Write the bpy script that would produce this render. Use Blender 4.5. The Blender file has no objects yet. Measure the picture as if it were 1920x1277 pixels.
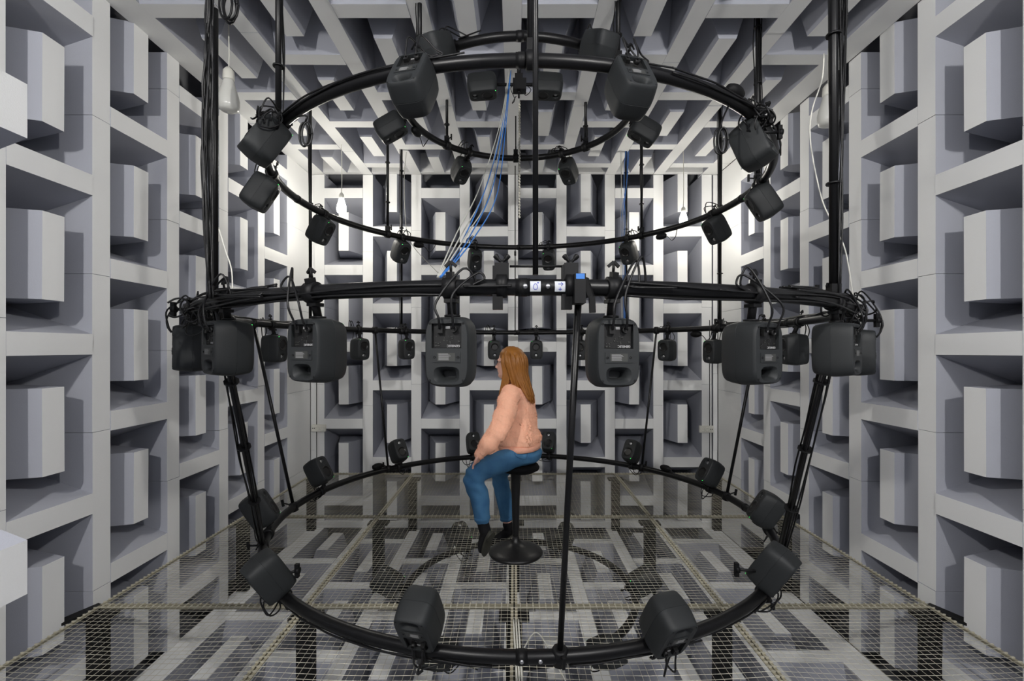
import bpy, bmesh, math, random
from mathutils import Vector, Matrix, Quaternion
random.seed(7)
sc = bpy.context.scene
COL = sc.collection
PI = math.pi
# ---------------------------------------------------------------- camera, world, exposure
ZC = 2.74            # camera height above the base of the foam floor
U = 0.0066           # metre per foam unit
FPX = 870.0
cd = bpy.data.cameras.new('camera'); cam = bpy.data.objects.new('camera', cd); COL.objects.link(cam)
cam.location = (0, 0, ZC); cam.rotation_euler = (PI/2, 0, 0)
cd.sensor_width = 36; cd.lens = FPX/1920*36; cd.shift_x = -4/1920; cd.shift_y = 16/1920
cd.clip_start = 0.05; cd.clip_end = 60
sc.camera = cam
w = bpy.data.worlds.new('world'); sc.world = w; w.use_nodes = True
w.node_tree.nodes['Background'].inputs[0].default_value = (0.8, 0.85, 1, 1)
w.node_tree.nodes['Background'].inputs[1].default_value = 0.05
sc.view_settings.view_transform = 'Standard'; sc.view_settings.look = 'None'
sc.view_settings.gamma = 1; sc.view_settings.use_curve_mapping = False
sc.view_settings.exposure = 1.1
LAMP_BACK = 105.0    # emission of the lit bulbs by the back wall
LAMP_NEAR = 660.0    # emission of the lit bulbs at the camera end of the room
sc.cycles.max_bounces = 8; sc.cycles.diffuse_bounces = 5; sc.cycles.sample_clamp_indirect = 6

# ---------------------------------------------------------------- materials
def mat(name, col, rough=0.6, metal=0.0, emit=None, es=0, spec=0.5, noise=0.0, nscale=8.0, bump=0.0, bscale=200.0, col2=None, alpha=None):
    m = bpy.data.materials.new(name); m.use_nodes = True
    nt = m.node_tree; b = nt.nodes['Principled BSDF']
    b.inputs['Base Color'].default_value = (*col, 1); b.inputs['Roughness'].default_value = rough
    b.inputs['Metallic'].default_value = metal; b.inputs['Specular IOR Level'].default_value = spec
    if emit:
        b.inputs['Emission Color'].default_value = (*emit, 1); b.inputs['Emission Strength'].default_value = es
    if noise or bump:
        tc = nt.nodes.new('ShaderNodeTexCoord')
    if noise:
        n = nt.nodes.new('ShaderNodeTexNoise'); n.inputs['Scale'].default_value = nscale; n.inputs['Detail'].default_value = 5
        mx = nt.nodes.new('ShaderNodeMix'); mx.data_type = 'RGBA'
        c2 = col2 or tuple(c*(1-noise) for c in col)
        mx.inputs[6].default_value = (*col, 1); mx.inputs[7].default_value = (*c2, 1)
        nt.links.new(tc.outputs['Object'], n.inputs['Vector']); nt.links.new(n.outputs['Fac'], mx.inputs[0])
        nt.links.new(mx.outputs[2], b.inputs['Base Color'])
    if bump:
        n2 = nt.nodes.new('ShaderNodeTexNoise'); n2.inputs['Scale'].default_value = bscale
        bp = nt.nodes.new('ShaderNodeBump'); bp.inputs['Strength'].default_value = bump; bp.inputs['Distance'].default_value = 0.002
        nt.links.new(tc.outputs['Object'], n2.inputs['Vector']); nt.links.new(n2.outputs['Fac'], bp.inputs['Height'])
        nt.links.new(bp.outputs['Normal'], b.inputs['Normal'])
    return m
M = {
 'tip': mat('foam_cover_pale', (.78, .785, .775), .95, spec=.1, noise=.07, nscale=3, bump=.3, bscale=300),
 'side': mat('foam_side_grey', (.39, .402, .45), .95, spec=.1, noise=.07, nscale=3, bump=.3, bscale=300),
 'deep': mat('foam_base_grey', (.30, .31, .34), .95, spec=.1),
 'pipe': mat('black_pipe', (.0045, .0045, .005), .36, metal=.0, spec=.3, noise=.2, nscale=30),
 'black': mat('black_metal', (.0045, .0045, .005), .5, spec=.25),
 'cable': mat('black_cable', (.005, .005, .0055), .42, spec=.35),
 'cab': mat('charcoal_cabinet', (.019, .021, .022), .5, spec=.3, bump=.25, bscale=900),
 'rub': mat('black_rubber', (.004, .004, .0045), .6, spec=.2),
 'panel': mat('black_panel', (.005, .005, .005), .45, spec=.3, noise=.5, nscale=60, col2=(.014, .014, .014)),
 'silver': mat('silver_metal', (.55, .55, .56), .3, metal=1),
 'plate': mat('grey_plate', (.032, .033, .030), .5),
 'ink': mat('pale_print', (.26, .26, .26), .6),
 'logo': mat('logo_print', (.36, .36, .36), .6),
 'cone': mat('speaker_cone', (.004, .004, .004), .35, spec=.45),
 'led': mat('green_led', (.02, .5, .05), .4, emit=(.05, 1, .12), es=3),
 'brass': mat('galvanised_wire', (.62, .585, .47), .42, metal=.25, noise=.25, nscale=20),
 'frame': mat('galvanised_frame', (.40, .37, .27), .45, metal=.3, noise=.3, nscale=14),
 'post': mat('black_post', (.006, .006, .006), .6, spec=.3),
 'white': mat('white_plastic', (.70, .69, .62), .4),
 'glass': mat('frosted_bulb_glass', (.62, .62, .58), .25),
 'litb': mat('lit_bulb_back', (1, 1, 1), .5, emit=(1, .95, .86), es=LAMP_BACK),
 'litn': mat('lit_bulb_near', (1, 1, 1), .5, emit=(1, .975, .94), es=LAMP_NEAR),
 'blue': mat('blue_cable', (.03, .16, .50), .45), 'grey': mat('grey_cable', (.42, .42, .38), .5),
 'bluem': mat('blue_ink', (.03, .05, .45), .6), 'paper': mat('white_paper', (.52, .54, .58), .7),
 'skin': mat('skin', (.80, .45, .34), .5, spec=.3, noise=.12, nscale=20),
 'hair': mat('auburn_hair', (.17, .060, .010), .45, spec=.35, noise=.5, nscale=25, col2=(.34, .135, .022)),
 'rib': mat('peach_rib', (.86, .44, .31), 1.0, spec=.05, noise=.2, nscale=90),  # ribbing, toned darker than the knit as gap shading at hem and cuffs
 'knit': mat('peach_knit', (.98, .53, .36), 1.0, spec=.05, noise=.16, nscale=60, bump=1.0, bscale=140),
 'denim': mat('blue_denim', (.030, .105, .225), .85, spec=.15, noise=.35, nscale=14, col2=(.085, .215, .36), bump=.4, bscale=500),
 'stitch': mat('denim_stitch', (.02, .08, .18), .8),
 'boot': mat('black_suede', (.008, .008, .009), .8, spec=.2), 'sole': mat('dark_sole', (.03, .03, .022), .6),
 'seat': mat('black_fabric', (.004, .004, .0045), .8, spec=.2, bump=.4, bscale=500), 'base': mat('black_gloss_base', (.007, .007, .0075), .38, spec=.4, noise=.2, nscale=12),
 'orange': mat('orange_sock', (.6, .14, .03), .7),
 'rope': mat('white_rope', (.6, .58, .5), .8),
 'glassfr': mat('dark_frame', (.02, .015, .012), .3), 'lens': mat('pale_lens', (.75, .78, .8), .1),
}

# ---------------------------------------------------------------- helpers
def P(x, y, z): return Vector((x, y, z + ZC))          # point given relative to the camera height
def tag(o, label=None, cat=None, group=None, kind=None):
    if label: o['label'] = label
    if cat: o['category'] = cat
    if group: o['group'] = group
    if kind: o['kind'] = kind
    return o
def obj(name, me, parent=None, mtx=None):
    o = bpy.data.objects.new(name, me); COL.objects.link(o)
    if parent is not None: o.parent = parent
    if mtx is not None: o.matrix_local = mtx
    return o
def empty(name, loc=(0, 0, 0)):
    o = bpy.data.objects.new(name, None); COL.objects.link(o); o.location = loc; o.empty_display_size = .05
    return o
class MB:
    def __init__(s): s.v = []; s.f = []; s.m = []; s.s = []
    def add(s, vs, fs, m=0, smooth=False):
        b = len(s.v); s.v += [tuple(v) for v in vs]
        for f in fs: s.f.append([b+i for i in f]); s.m.append(m); s.s.append(smooth)
        return s
    def box(s, x0, x1, y0, y1, z0, z1, m=0, T=None):
        vs = [Vector((x, y, z)) for x in (x0, x1) for y in (y0, y1) for z in (z0, z1)]
        if T is not None: vs = [T @ v for v in vs]
        return s.add(vs, [(0, 1, 3, 2), (4, 6, 7, 5), (0, 4, 5, 1), (2, 3, 7, 6), (0, 2, 6, 4), (1, 5, 7, 3)], m)
    def bar(s, a, b, hw, hh, m=0, up=Vector((0, 0, 1))):
        a = Vector(a); b = Vector(b); d = (b-a).normalized(); x = d.cross(up)
        if x.length < 1e-4: x = d.cross(Vector((1, 0, 0)))
        x.normalize(); y = x.cross(d)
        vs = [p + x*i*hw + y*j*hh for p in (a, b) for i in (-1, 1) for j in (-1, 1)]
        return s.add(vs, [(0, 1, 3, 2), (4, 6, 7, 5), (0, 4, 5, 1), (2, 3, 7, 6), (0, 2, 6, 4), (1, 5, 7, 3)], m)
    def tube(s, pts, r, n=8, closed=False, m=0, caps=True):
        pts = [Vector(p) for p in pts]; N = len(pts)
        rs = r if isinstance(r, (list, tuple)) else [r]*N
        tang = []
        for i in range(N):
            a = pts[(i-1) % N] if (closed or i > 0) else pts[i]; b = pts[(i+1) % N] if (closed or i < N-1) else pts[i]
            tang.append((b-a).normalized() if (b-a).length > 1e-9 else Vector((0, 0, 1)))
        ref = Vector((0, 0, 1)) if abs(tang[0].z) < .9 else Vector((1, 0, 0))
        x = tang[0].cross(ref).normalized(); vs = []
        for i in range(N):
            x = (x - tang[i]*x.dot(tang[i])).normalized(); y = tang[i].cross(x)
            for k in range(n):
                a = 2*PI*k/n; vs.append(pts[i] + (x*math.cos(a) + y*math.sin(a))*rs[i])
        fs = []
        for i in range(N if closed else N-1):
            j = (i+1) % N
            for k in range(n): fs.append((i*n+k, j*n+k, j*n+(k+1) % n, i*n+(k+1) % n))
        b0 = len(s.v); s.add(vs, fs, m, n > 4)
        if caps and not closed:
            s.f.append([b0+k for k in range(n)]); s.m.append(m); s.s.append(False)
            s.f.append([b0+(N-1)*n+k for k in reversed(range(n))]); s.m.append(m); s.s.append(False)
        return s
    def lathe(s, prof, n=24, T=None, m=0, smooth=True):      # prof: (r, z); axis z
        vs = []; fs = []
        for (r, z) in prof:
            for k in range(n):
                v = Vector((r*math.cos(2*PI*k/n), r*math.sin(2*PI*k/n), z)); vs.append(T @ v if T is not None else v)
        for i in range(len(prof)-1):
            for k in range(n): fs.append((i*n+k, i*n+(k+1) % n, (i+1)*n+(k+1) % n, (i+1)*n+k))
        s.add(vs, fs, m, smooth); b = len(s.v)-len(vs)
        if prof[0][0] > 1e-6: s.f.append([b+k for k in reversed(range(n))]); s.m.append(m); s.s.append(False)
        if prof[-1][0] > 1e-6: s.f.append([b+(len(prof)-1)*n+k for k in range(n)]); s.m.append(m); s.s.append(False)
        return s
    def loft(s, rings, m=0, smooth=True):                     # rings: lists of equal numbers of points
        n = len(rings[0]); vs = [p for r in rings for p in r]; fs = []
        for i in range(len(rings)-1):
            for k in range(n): fs.append((i*n+k, i*n+(k+1) % n, (i+1)*n+(k+1) % n, (i+1)*n+k))
        fs.append(tuple(reversed(range(n)))); fs.append(tuple((len(rings)-1)*n+k for k in range(n)))
        return s.add(vs, fs, m, smooth)
    def mesh(s, name, mats, merge=False, sharp=None):
        me = bpy.data.meshes.new(name); me.from_pydata(s.v, [], s.f)
        for k in (mats if isinstance(mats, (list, tuple)) else [mats]): me.materials.append(M[k])
        me.polygons.foreach_set('material_index', s.m); me.polygons.foreach_set('use_smooth', s.s)
        bm = bmesh.new(); bm.from_mesh(me)
        if merge: bmesh.ops.remove_doubles(bm, verts=bm.verts, dist=1e-5)
        bmesh.ops.recalc_face_normals(bm, faces=bm.faces)
        if sharp:
            for e in bm.edges:
                if len(e.link_faces) == 2 and e.calc_face_angle(0) > sharp: e.smooth = False
        bm.to_mesh(me); bm.free(); me.update()
        return me
def catmull(pts, sub=6, closed=False):
    pts = [Vector(p) for p in pts]; n = len(pts); out = []
    for i in range(n if closed else n-1):
        if closed: p = [pts[(i+k-1) % n] for k in range(4)]
        else: p = [pts[max(0, i-1)], pts[i], pts[i+1], pts[min(n-1, i+2)]]
        for t in range(sub):
            t /= sub
            out.append(.5*((2*p[1]) + (p[2]-p[0])*t + (2*p[0]-5*p[1]+4*p[2]-p[3])*t*t + (3*p[1]-p[0]-3*p[2]+p[3])*t**3))
    if not closed: out.append(pts[-1])
    return out
def evaluated(ob):
    dg = bpy.context.evaluated_depsgraph_get(); dg.update()
    me = bpy.data.meshes.new_from_object(ob.evaluated_get(dg)); return me
def put(name, mb, mats, label=None, cat=None, group=None, kind=None, parent=None, **kw):
    o = obj(name, mb.mesh(name, mats, **kw), parent)
    tag(o, label, cat, group, kind); return o
ORD = ['first', 'second', 'third', 'fourth', 'fifth', 'sixth', 'seventh', 'eighth', 'ninth', 'tenth']
SIDE = {-1: 'left', 1: 'right'}
def text_mesh(s, size, mat_key, extrude=.0003, offset=0.0):
    cu = bpy.data.curves.new('lettering', 'FONT'); cu.body = s; cu.size = size; cu.extrude = extrude; cu.offset = offset
    cu.align_x = 'CENTER'; cu.align_y = 'CENTER'
    o = bpy.data.objects.new('lettering', cu); COL.objects.link(o)
    me = evaluated(o); bpy.data.objects.remove(o); me.materials.clear(); me.materials.append(M[mat_key]); return me

# ---------------------------------------------------------------- room shell
WX = 383*U; YB = 872*U; HC = 328*U; HF = -335*U; DW = 80*U; TW = 18.6*U; CELL = 72.25*U
YN = -2.0
def shell(name, *b):
    m = MB(); m.box(*b); o = put(name, m, 'deep', kind='structure'); return o
S = .06; X1 = WX+DW; Z0 = HF-DW+ZC; Z1 = HC+DW+ZC
shell('floor', -X1-S, X1+S, YN-S, YB+DW+S, Z0-S, Z0)
shell('ceiling', -X1-S, X1+S, YN-S, YB+DW+S, Z1, Z1+S)
shell('wall_left', -X1-S, -X1, YN-S, YB+DW+S, Z0, Z1)
shell('wall_right', X1, X1+S, YN-S, YB+DW+S, Z0, Z1)
shell('wall_back', -X1, X1, YB+DW, YB+DW+S, Z0, Z1)
shell('wall_front', -X1, X1, YN-S, YN, Z0, Z1)

# foam wedge: local -y is the tip, base at +DW; tip is a bar along x
def wedge_mesh(name, L, H=CELL, T=TW):
    m = MB(); a = L/2
    v = [(-a, 0, -T/2), (a, 0, -T/2), (a, 0, T/2), (-a, 0, T/2), (-a, DW, -H/2), (a, DW, -H/2), (a, DW, H/2), (-a, DW, H/2)]
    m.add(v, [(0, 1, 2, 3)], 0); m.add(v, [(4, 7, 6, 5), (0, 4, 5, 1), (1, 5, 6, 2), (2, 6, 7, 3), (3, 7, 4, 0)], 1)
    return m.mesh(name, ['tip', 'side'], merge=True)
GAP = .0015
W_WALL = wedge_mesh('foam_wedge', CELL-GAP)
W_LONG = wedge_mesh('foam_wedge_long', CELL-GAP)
RY = Matrix.Rotation(PI/2, 4, 'Y')
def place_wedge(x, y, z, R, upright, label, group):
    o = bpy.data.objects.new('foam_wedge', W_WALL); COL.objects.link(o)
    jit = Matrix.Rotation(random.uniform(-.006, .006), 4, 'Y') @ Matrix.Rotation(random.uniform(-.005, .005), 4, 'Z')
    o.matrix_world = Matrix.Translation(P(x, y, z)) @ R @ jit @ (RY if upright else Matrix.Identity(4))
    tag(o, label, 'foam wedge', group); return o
R_back = Matrix.Identity(4)
R_left = Matrix.Rotation(PI/2, 4, 'Z')        # tip (-y) turned to face +x
R_right = Matrix.Rotation(-PI/2, 4, 'Z')
R_ceil = Matrix.Rotation(PI/2, 4, 'X')        # tip faces down
R_floor = Matrix.Rotation(-PI/2, 4, 'X')      # tip faces up
rows = [(293.2-72.25*j)*U for j in range(9)]
def pick(i): return ORD[i]
# back wall: 8 bays
for i in range(8):
    x = (-2+91*(i-3.5))*U
    for j, z in enumerate(rows):
        up = (i+j) % 2 == 1
        place_wedge(x, YB, z, R_back, up, '%s grey foam wedge of back wall, bay %s from left, %s from top' % ('upright' if up else 'horizontal', pick(i), pick(j)), 'foam wedges of the back wall')
# side walls: bays from the back corner towards the camera
for sgn, R, nm in ((-1, R_left, 'left'), (1, R_right, 'right')):
    for i in range(6):
        y = (748.6-90.7*i)*U
        for j, z in enumerate(rows):
            up = (i+j) % 2 == 1
            place_wedge(sgn*WX, y, z, R, up, '%s grey foam wedge of %s wall, bay %s from back corner, %s from top' % ('upright' if up else 'horizontal', nm, pick(i), pick(j)), 'foam wedges of the %s wall' % nm)
# ceiling and floor
for zz, R, nm, c0, n, par in ((HC, R_ceil, 'ceiling', 829, 7, 1), (HF, R_floor, 'floor', 809, 7, 1)):
    for i in range(8):
        x = (-2+91*(i-3.5))*U
        for j in range(n):
            y = (c0-75.7*j)*U
            if nm == 'ceiling': across = ((i-3)+j) % 2 == 0
            else: across = ((i-2)+j) % 2 == 1
            place_wedge(x, y, zz, R, not across, '%s grey foam wedge of %s, bay %s from left, %s from back wall' % ('crosswise' if across else 'lengthwise', nm, pick(i), pick(j)), 'foam wedges of the %s' % nm)
# straight foam strips between the bays (blocks butted end to end, with fine joints)
def strip(name, hx, hy_tip, hy_deep, L0, L1, axis, seg, label, group, x0=None):
    pass
def strip_mesh(w, L, seg, off=0.0):
    """bar along local z from 0 to L, tip at y=0 facing -y, width w in x"""
    m = MB(); z = -off
    while z < L-1e-4:
        a = max(z, 0)+.0012; b = min(z+seg, L)-.0012
        if b-a > .02:
            e = random.uniform(0, .004)
            v = [(-w/2, e, a), (w/2, e, a), (w/2, e, b), (-w/2, e, b), (-w/2, DW-.008, a), (w/2, DW-.008, a), (w/2, DW-.008, b), (-w/2, DW-.008, b)]
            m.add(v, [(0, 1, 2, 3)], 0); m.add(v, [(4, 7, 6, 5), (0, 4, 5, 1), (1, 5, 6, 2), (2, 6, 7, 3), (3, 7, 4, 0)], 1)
        z += seg
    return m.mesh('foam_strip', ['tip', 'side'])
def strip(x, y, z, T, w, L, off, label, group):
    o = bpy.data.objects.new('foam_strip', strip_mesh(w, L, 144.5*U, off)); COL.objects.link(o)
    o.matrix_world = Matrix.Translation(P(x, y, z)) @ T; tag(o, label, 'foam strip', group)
HT = HC-HF
for k in range(9):
    strip((-2+91*(k-4))*U, YB, HF, Matrix.Identity(4), TW, HT, (60 if k % 2 else 20)*U,
          'full-height pale foam strip on back wall, %s from left' % pick(k), 'upright foam strips of the back wall')
for sgn, R, nm in ((-1, R_left, 'left'), (1, R_right, 'right')):
    for i in range(6):
        y = (703.2-90.7*i)*U
        strip(sgn*WX, y, HF, R, TW, HT, (10, 60, 100, 30, 75, 20)[i]*U, 'full-height pale foam strip on %s wall, %s from back corner' % (nm, pick(i)), 'upright foam strips of the %s wall' % nm)
    strip(sgn*WX, (783+872)/2*U, HF, R, 88*U, HT, 30*U, 'wide flat foam panel in the back %s corner' % nm, 'wide corner panels')
    strip(sgn*379*U, YB+.012, HF, Matrix.Identity(4), 8*U, HT, 0, 'narrow foam filler strip in the back %s corner' % nm, 'corner filler strips')
LY = YB+DW-.2
for zz, R, nm in ((HC, Matrix.Rotation(PI/2, 4, 'X'), 'ceiling'), (HF, Matrix.Rotation(-PI/2, 4, 'X'), 'floor')):
    # local z runs along the room: ceiling R maps z to -y, floor maps z to +y
    for k in range(9):
        wd = TW; x = (-2+91*(k-4))*U
        if k in (0, 8): wd = 30*U; x = (-2+91*(k-4))*U + (-5 if k == 0 else 5)*U
        y = YB+.12 if nm == 'ceiling' else 1.9
        strip(x, y, zz, R, wd, YB+.10-1.9, (25 if k % 2 else 75)*U,
              'long foam strip running back along the %s, %s from left' % (nm, pick(k)), 'long foam strips of the %s' % nm)
m = MB(); m.box(-WX, WX, YB-.02, YB+.12, HF+.0+ZC, HF+.075+ZC, 0)
put('foam_strip', m, 'tip', 'low crosswise foam strip along the foot of the back wall', 'foam strip')
m = MB(); m.box(-WX+.0, WX-.0, 868*U-.02, 868*U+.05, HC+.01+ZC, HC+.25+ZC, 0)
put('foam_strip', m, 'tip', 'crosswise foam strip where ceiling meets the back wall', 'foam strip')

# door leaf with two wedges at the left picture edge
m = MB(); m.box(-1.60, -1.56, .30, .98, -1.25+ZC, 1.30+ZC, 0)
dr = put('door_1', m, 'deep', kind='structure')
for zz, wl in ((.54, 'upper'), (-.495, 'lower')):
    o = obj('foam_wedge', W_WALL); o.matrix_world = Matrix.Translation(P(-1.106, .98-.5*CELL+.075, zz)) @ R_left @ Matrix.Diagonal((1.0, .86, 1.0, 1))
    tag(o, '%s horizontal foam wedge jutting in at the left picture edge' % wl, 'foam wedge', 'foam wedges on the door')

# ---------------------------------------------------------------- the hoops
CX, CY, YAW = .037, 3.475, -.016
def cyl(R, adeg, z):
    a = math.radians(adeg)+YAW
    return P(CX+R*math.sin(a), CY+R*math.cos(a), z)
TR = .0265
HOOPS = {'middle': (2.01, .195), 'upper': (1.665, 1.126), 'top': (.843, 1.775), 'lower': (1.69, -1.185), 'bottom': (.843, -1.79)}
HL = {'middle': 'large black pipe hoop at head height around the seated person',
      'upper': 'black pipe hoop hanging above the head-height hoop',
      'top': 'smallest black pipe hoop, highest, close under the ceiling',
      'lower': 'black pipe hoop just above the wire floor, around the stool',
      'bottom': 'small black pipe hoop seen below the wire mesh floor'}
hoop_ob = {}
for nm, (R, z) in HOOPS.items():
    e = empty('pipe_hoop', cyl(0, 0, z)); tag(e, HL[nm], 'hoop'); hoop_ob[nm] = e
    m = MB(); n = 144
    m.tube([cyl(R, 360*k/n, z)-e.location for k in range(n)], TR, 20, closed=True)
    put('pipe', m, 'pipe', parent=e)
    for a in (0, 90, 180, 270):
        a += 1.2
        m = MB(); pts = [cyl(R, a+q*(.045/R)*57.3/2, z)-e.location for q in (-1, -.6, -.59, .59, .6, 1)]
        m.tube(pts, [TR+.0015, TR+.0015, TR+.003, TR+.003, TR+.0015, TR+.0015], 20); put('joint_sleeve', m, 'black', parent=e)
    for a in ((180-.035/R*57.3, 180+.035/R*57.3) if nm in ('middle', 'lower') else ()):
        c = cyl(R, a, z)-e.location; d = Vector((c.x, c.y, 0)).normalized()
        m = MB(); m.lathe([(.0001, .004), (.006, .003), (.0085, 0), (.0085, -.004)], 12, Matrix.Translation(c+d*(TR+.003)) @ d.to_track_quat('Z', 'Y').to_matrix().to_4x4()); put('bolt', m, 'silver', parent=e)
# paper stickers on the middle hoop, front
e = hoop_ob['middle']
def sticker(px, kind):
    a = 180-math.degrees(math.asin(((px-964)/FPX*1.44-CX)/2.01)) if False else None
def front_frame(R, z, px):
    """point on the camera-side surface of the hoop at picture column px"""
    d = CY-R
    for _ in range(6):
        X = (px-964)/FPX*d; d = CY-math.sqrt(R*R-(X-CX)**2)
    X = (px-964)/FPX*d
    c = P(X, d, z); n = Vector((X-CX, d-CY, 0)).normalized()
    return c, n
for px, kind in ((1003, 'zero'), (1048, 'plus')):
    c, n = front_frame(2.01, .195, px)
    T = Matrix.Translation(c-e.location) @ n.to_track_quat('Z', 'Y').to_matrix().to_4x4()
    Tn = Matrix.Translation(c-e.location) @ Matrix((( -n.y, 0, n.x, 0), (n.x, 0, n.y, 0), (0, 1, 0, 0), (0, 0, 0, 1)))   # x right, y up, z out
    m = MB(); hw = .0165; rr = TR+.001
    seg = 8; v = []
    for k in range(seg+1):
        t = (k/seg-.5)*1.25
        v += [Tn @ Vector((-hw, rr*math.sin(t), rr*math.cos(t))), Tn @ Vector((hw, rr*math.sin(t), rr*math.cos(t)))]
        v += [Tn @ Vector((-hw, (rr-.0012)*math.sin(t), (rr-.0012)*math.cos(t))), Tn @ Vector((hw, (rr-.0012)*math.sin(t), (rr-.0012)*math.cos(t)))]
    for k in range(seg):
        a = 4*k; m.add([v[a+i] for i in range(8)], [(0, 1, 5, 4), (2, 6, 7, 3), (0, 4, 6, 2), (1, 3, 7, 5)], 0)
    st = put('sticker', m, 'paper', parent=e); st['label'] = 'white paper sticker marked 0 degrees in blue' if kind == 'zero' else 'white paper sticker with a blue arrow and plus'
    def ink(path, closed=False):
        q = [Tn @ Vector((x, (rr+.0006)*math.sin(y/rr), (rr+.0006)*math.cos(y/rr))) for x, y in path]
        mm.tube(q, .0009, 5, closed=closed)
    mm = MB()
    if kind == 'zero':
        ink([(.0065*math.cos(t)*(1-.25*math.sin(t)), -.001+.009*math.sin(t)) for t in [2*PI*k/16 for k in range(16)]], True)
        ink([(.008+.0018*math.cos(t), .011+.0018*math.sin(t)) for t in [2*PI*k/8 for k in range(8)]], True)
    else:
        ink([(-.006, .007), (.009, .007)]); ink([(.003, .013), (.009, .007), (.003, .001)])
        ink([(-.005, -.009), (.005, -.009)]); ink([(0, -.004), (0, -.014)])
    o = put('marking', mm, 'bluem', parent=st)

# ---------------------------------------------------------------- loudspeakers
SW, SH, SD = .150, .226, .146
def sring(y, sw, sh, n=40, p=4.6):
    r = []
    for k in range(n):
        t = 2*PI*k/n; c, s = math.cos(t), math.sin(t)
        r.append(Vector((math.copysign(abs(c)**(2/p), c)*SW/2*sw, y, math.copysign(abs(s)**(2/p), s)*SH/2*sh)))
    return r
def make_cabinet():
    m = MB(); h = SD/2
    st = [(-h, .80, .84), (-h+.002, .845, .885), (-h+.008, .885, .92), (-h+.03, .95, .962), (-.008, .995, .995), (-.003, 1, 1), (-.0025, .988, .992),
          (-.0005, .988, .992), (0, 1, 1), (.02, .995, .99), (h-.03, .965, .962), (h-.012, .93, .94), (h-.004, .905, .92), (h, .865, .89)]
    m.loft([sring(y, a, b) for y, a, b in st])
    me = m.mesh('cabinet', 'cab'); ob = obj('cabinet', me)
    cut = []
    def cutter(mb):
        o = obj('cut', mb.mesh('cut', 'rub')); cut.append(o); o.hide_render = True
        md = ob.modifiers.new('b', 'BOOLEAN'); md.operation = 'DIFFERENCE'; md.object = o; md.solver = 'EXACT'
    RX = Matrix.Rotation(PI/2, 4, 'X')   # z axis -> -y
    def disc(z, r0, r1, dep): # frustum opening at front
        a = MB(); a.lathe([(r1, h-dep), (r0*.9, h-dep*.4), (r0, h+.004)], 28, Matrix.Translation((0, 0, z)) @ RX, smooth=False); return a
    cutter(disc(-.033, .050, .030, .026)); cutter(disc(.062, .026, .012, .014))
    a = MB(); a.box(-.047, .047, h-.022, h+.01, -.088, -.012); cutter(a)     # connector bay (lower half when upright)
    a = MB(); pr = []
    for y, sx, sz in ((h-.045, .020, .011), (h-.02, .026, .015), (h-.008, .031, .019), (h+.001, .042, .026), (h+.01, .05, .034)):
        pr.append([Vector((math.copysign(abs(math.cos(t))**.6, math.cos(t))*sx, y, .070+math.copysign(abs(math.sin(t))**.6, math.sin(t))*sz)) for t in [2*PI*k/24 for k in range(24)]])
    a.loft(pr, smooth=False); cutter(a)
    me2 = evaluated(ob)
    for o in cut + [ob]: bpy.data.objects.remove(o)
    bm = bmesh.new(); bm.from_mesh(me2)
    for f in bm.faces: f.smooth = True
    for e2 in bm.edges:
        if len(e2.link_faces) == 2 and e2.calc_face_angle(0) > .6: e2.smooth = False
    bm.to_mesh(me2); bm.free(); me2.name = 'cabinet'
    if len(me2.materials) == 0: me2.materials.append(M['cab'])
    me2.materials.clear(); me2.materials.append(M['cab'])
    for p in me2.polygons: p.material_index = 0
    return me2
h = SD/2
RXF = Matrix.Rotation(PI/2, 4, 'X')
SPK = {}
SPK['cabinet'] = make_cabinet()
m = MB(); T = Matrix.Translation((0, 0, -.033)) @ RXF
m.lathe([(.0485, h-.006), (.0485, h+.0005), (.044, h+.002), (.040, h-.001), (.036, h-.003), (.017, h-.017), (.016, h-.012), (.008, h-.008), (.0001, h-.0065)], 28, T); SPK['woofer'] = m.mesh('woofer', 'cone')
m = MB(); T = Matrix.Translation((0, 0, .062)) @ RXF
m.lathe([(.013, h-.013), (.0115, h-.011), (.011, h-.0115), (.008, h-.008), (.0001, h-.006)], 18, T); SPK['tweeter'] = m.mesh('tweeter', 'silver')
m = MB()
m.box(-.046, .046, h-.0215, h-.012, -.087, -.013)
random.seed(3)
for k in range(26):
    x = random.uniform(-.042, .036); z = random.uniform(-.050, -.016); a_ = random.uniform(.0015, .005); m.box(x, x+a_, h-.013, h-.0105+random.uniform(0, .002), z, z+random.uniform(.001, .004), 1)
m.box(-.03, -.012, h-.013, h+.002, -.082, -.058, 0)
m.lathe([(.010, 0), (.010, .016), (.0075, .017), (.0075, .012)], 16, Matrix.Translation((.022, h-.014, -.070)) @ Matrix.Rotation(-PI/2, 4, 'X'))
m.box(-.006, .008, h-.013, h-.0105, -.080, -.072, 2)
SPK['connector_panel'] = m.mesh('connector_panel', ['panel', 'plate', 'ink'])
m = MB(); m.box(-.044, .044, h-.0015, h+.002, .000, .032, 0); m.box(-.028, .028, h+.001, h+.0028, .003, .028, 1)
for k in range(7): m.box(-.024, random.uniform(.0, .024), h+.0027, h+.0031, .0055+k*.003, .0067+k*.003, 2)
for x in (-.037, .037): m.lathe([(.004, 0), (.004, .002), (.002, .002), (.0018, .0005)], 10, Matrix.Translation((x, h+.001, .016)) @ Matrix.Rotation(-PI/2, 4, 'X'), 3)
SPK['label_plate'] = m.mesh('label_plate', ['cab', 'plate', 'ink', 'rub'])
m = MB()
for x in (-.052, .052):
    for z in (-.088, .088): m.lathe([(.0038, 0), (.0038, .0014), (.002, .0016), (.0001, .0006)], 10, Matrix.Translation((x, h-.0012, z)) @ Matrix.Rotation(-PI/2, 4, 'X'))
SPK['screws'] = m.mesh('screw', 'rub')
LOGO = text_mesh('GENELEC', .0098, 'logo', offset=.0002)
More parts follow.
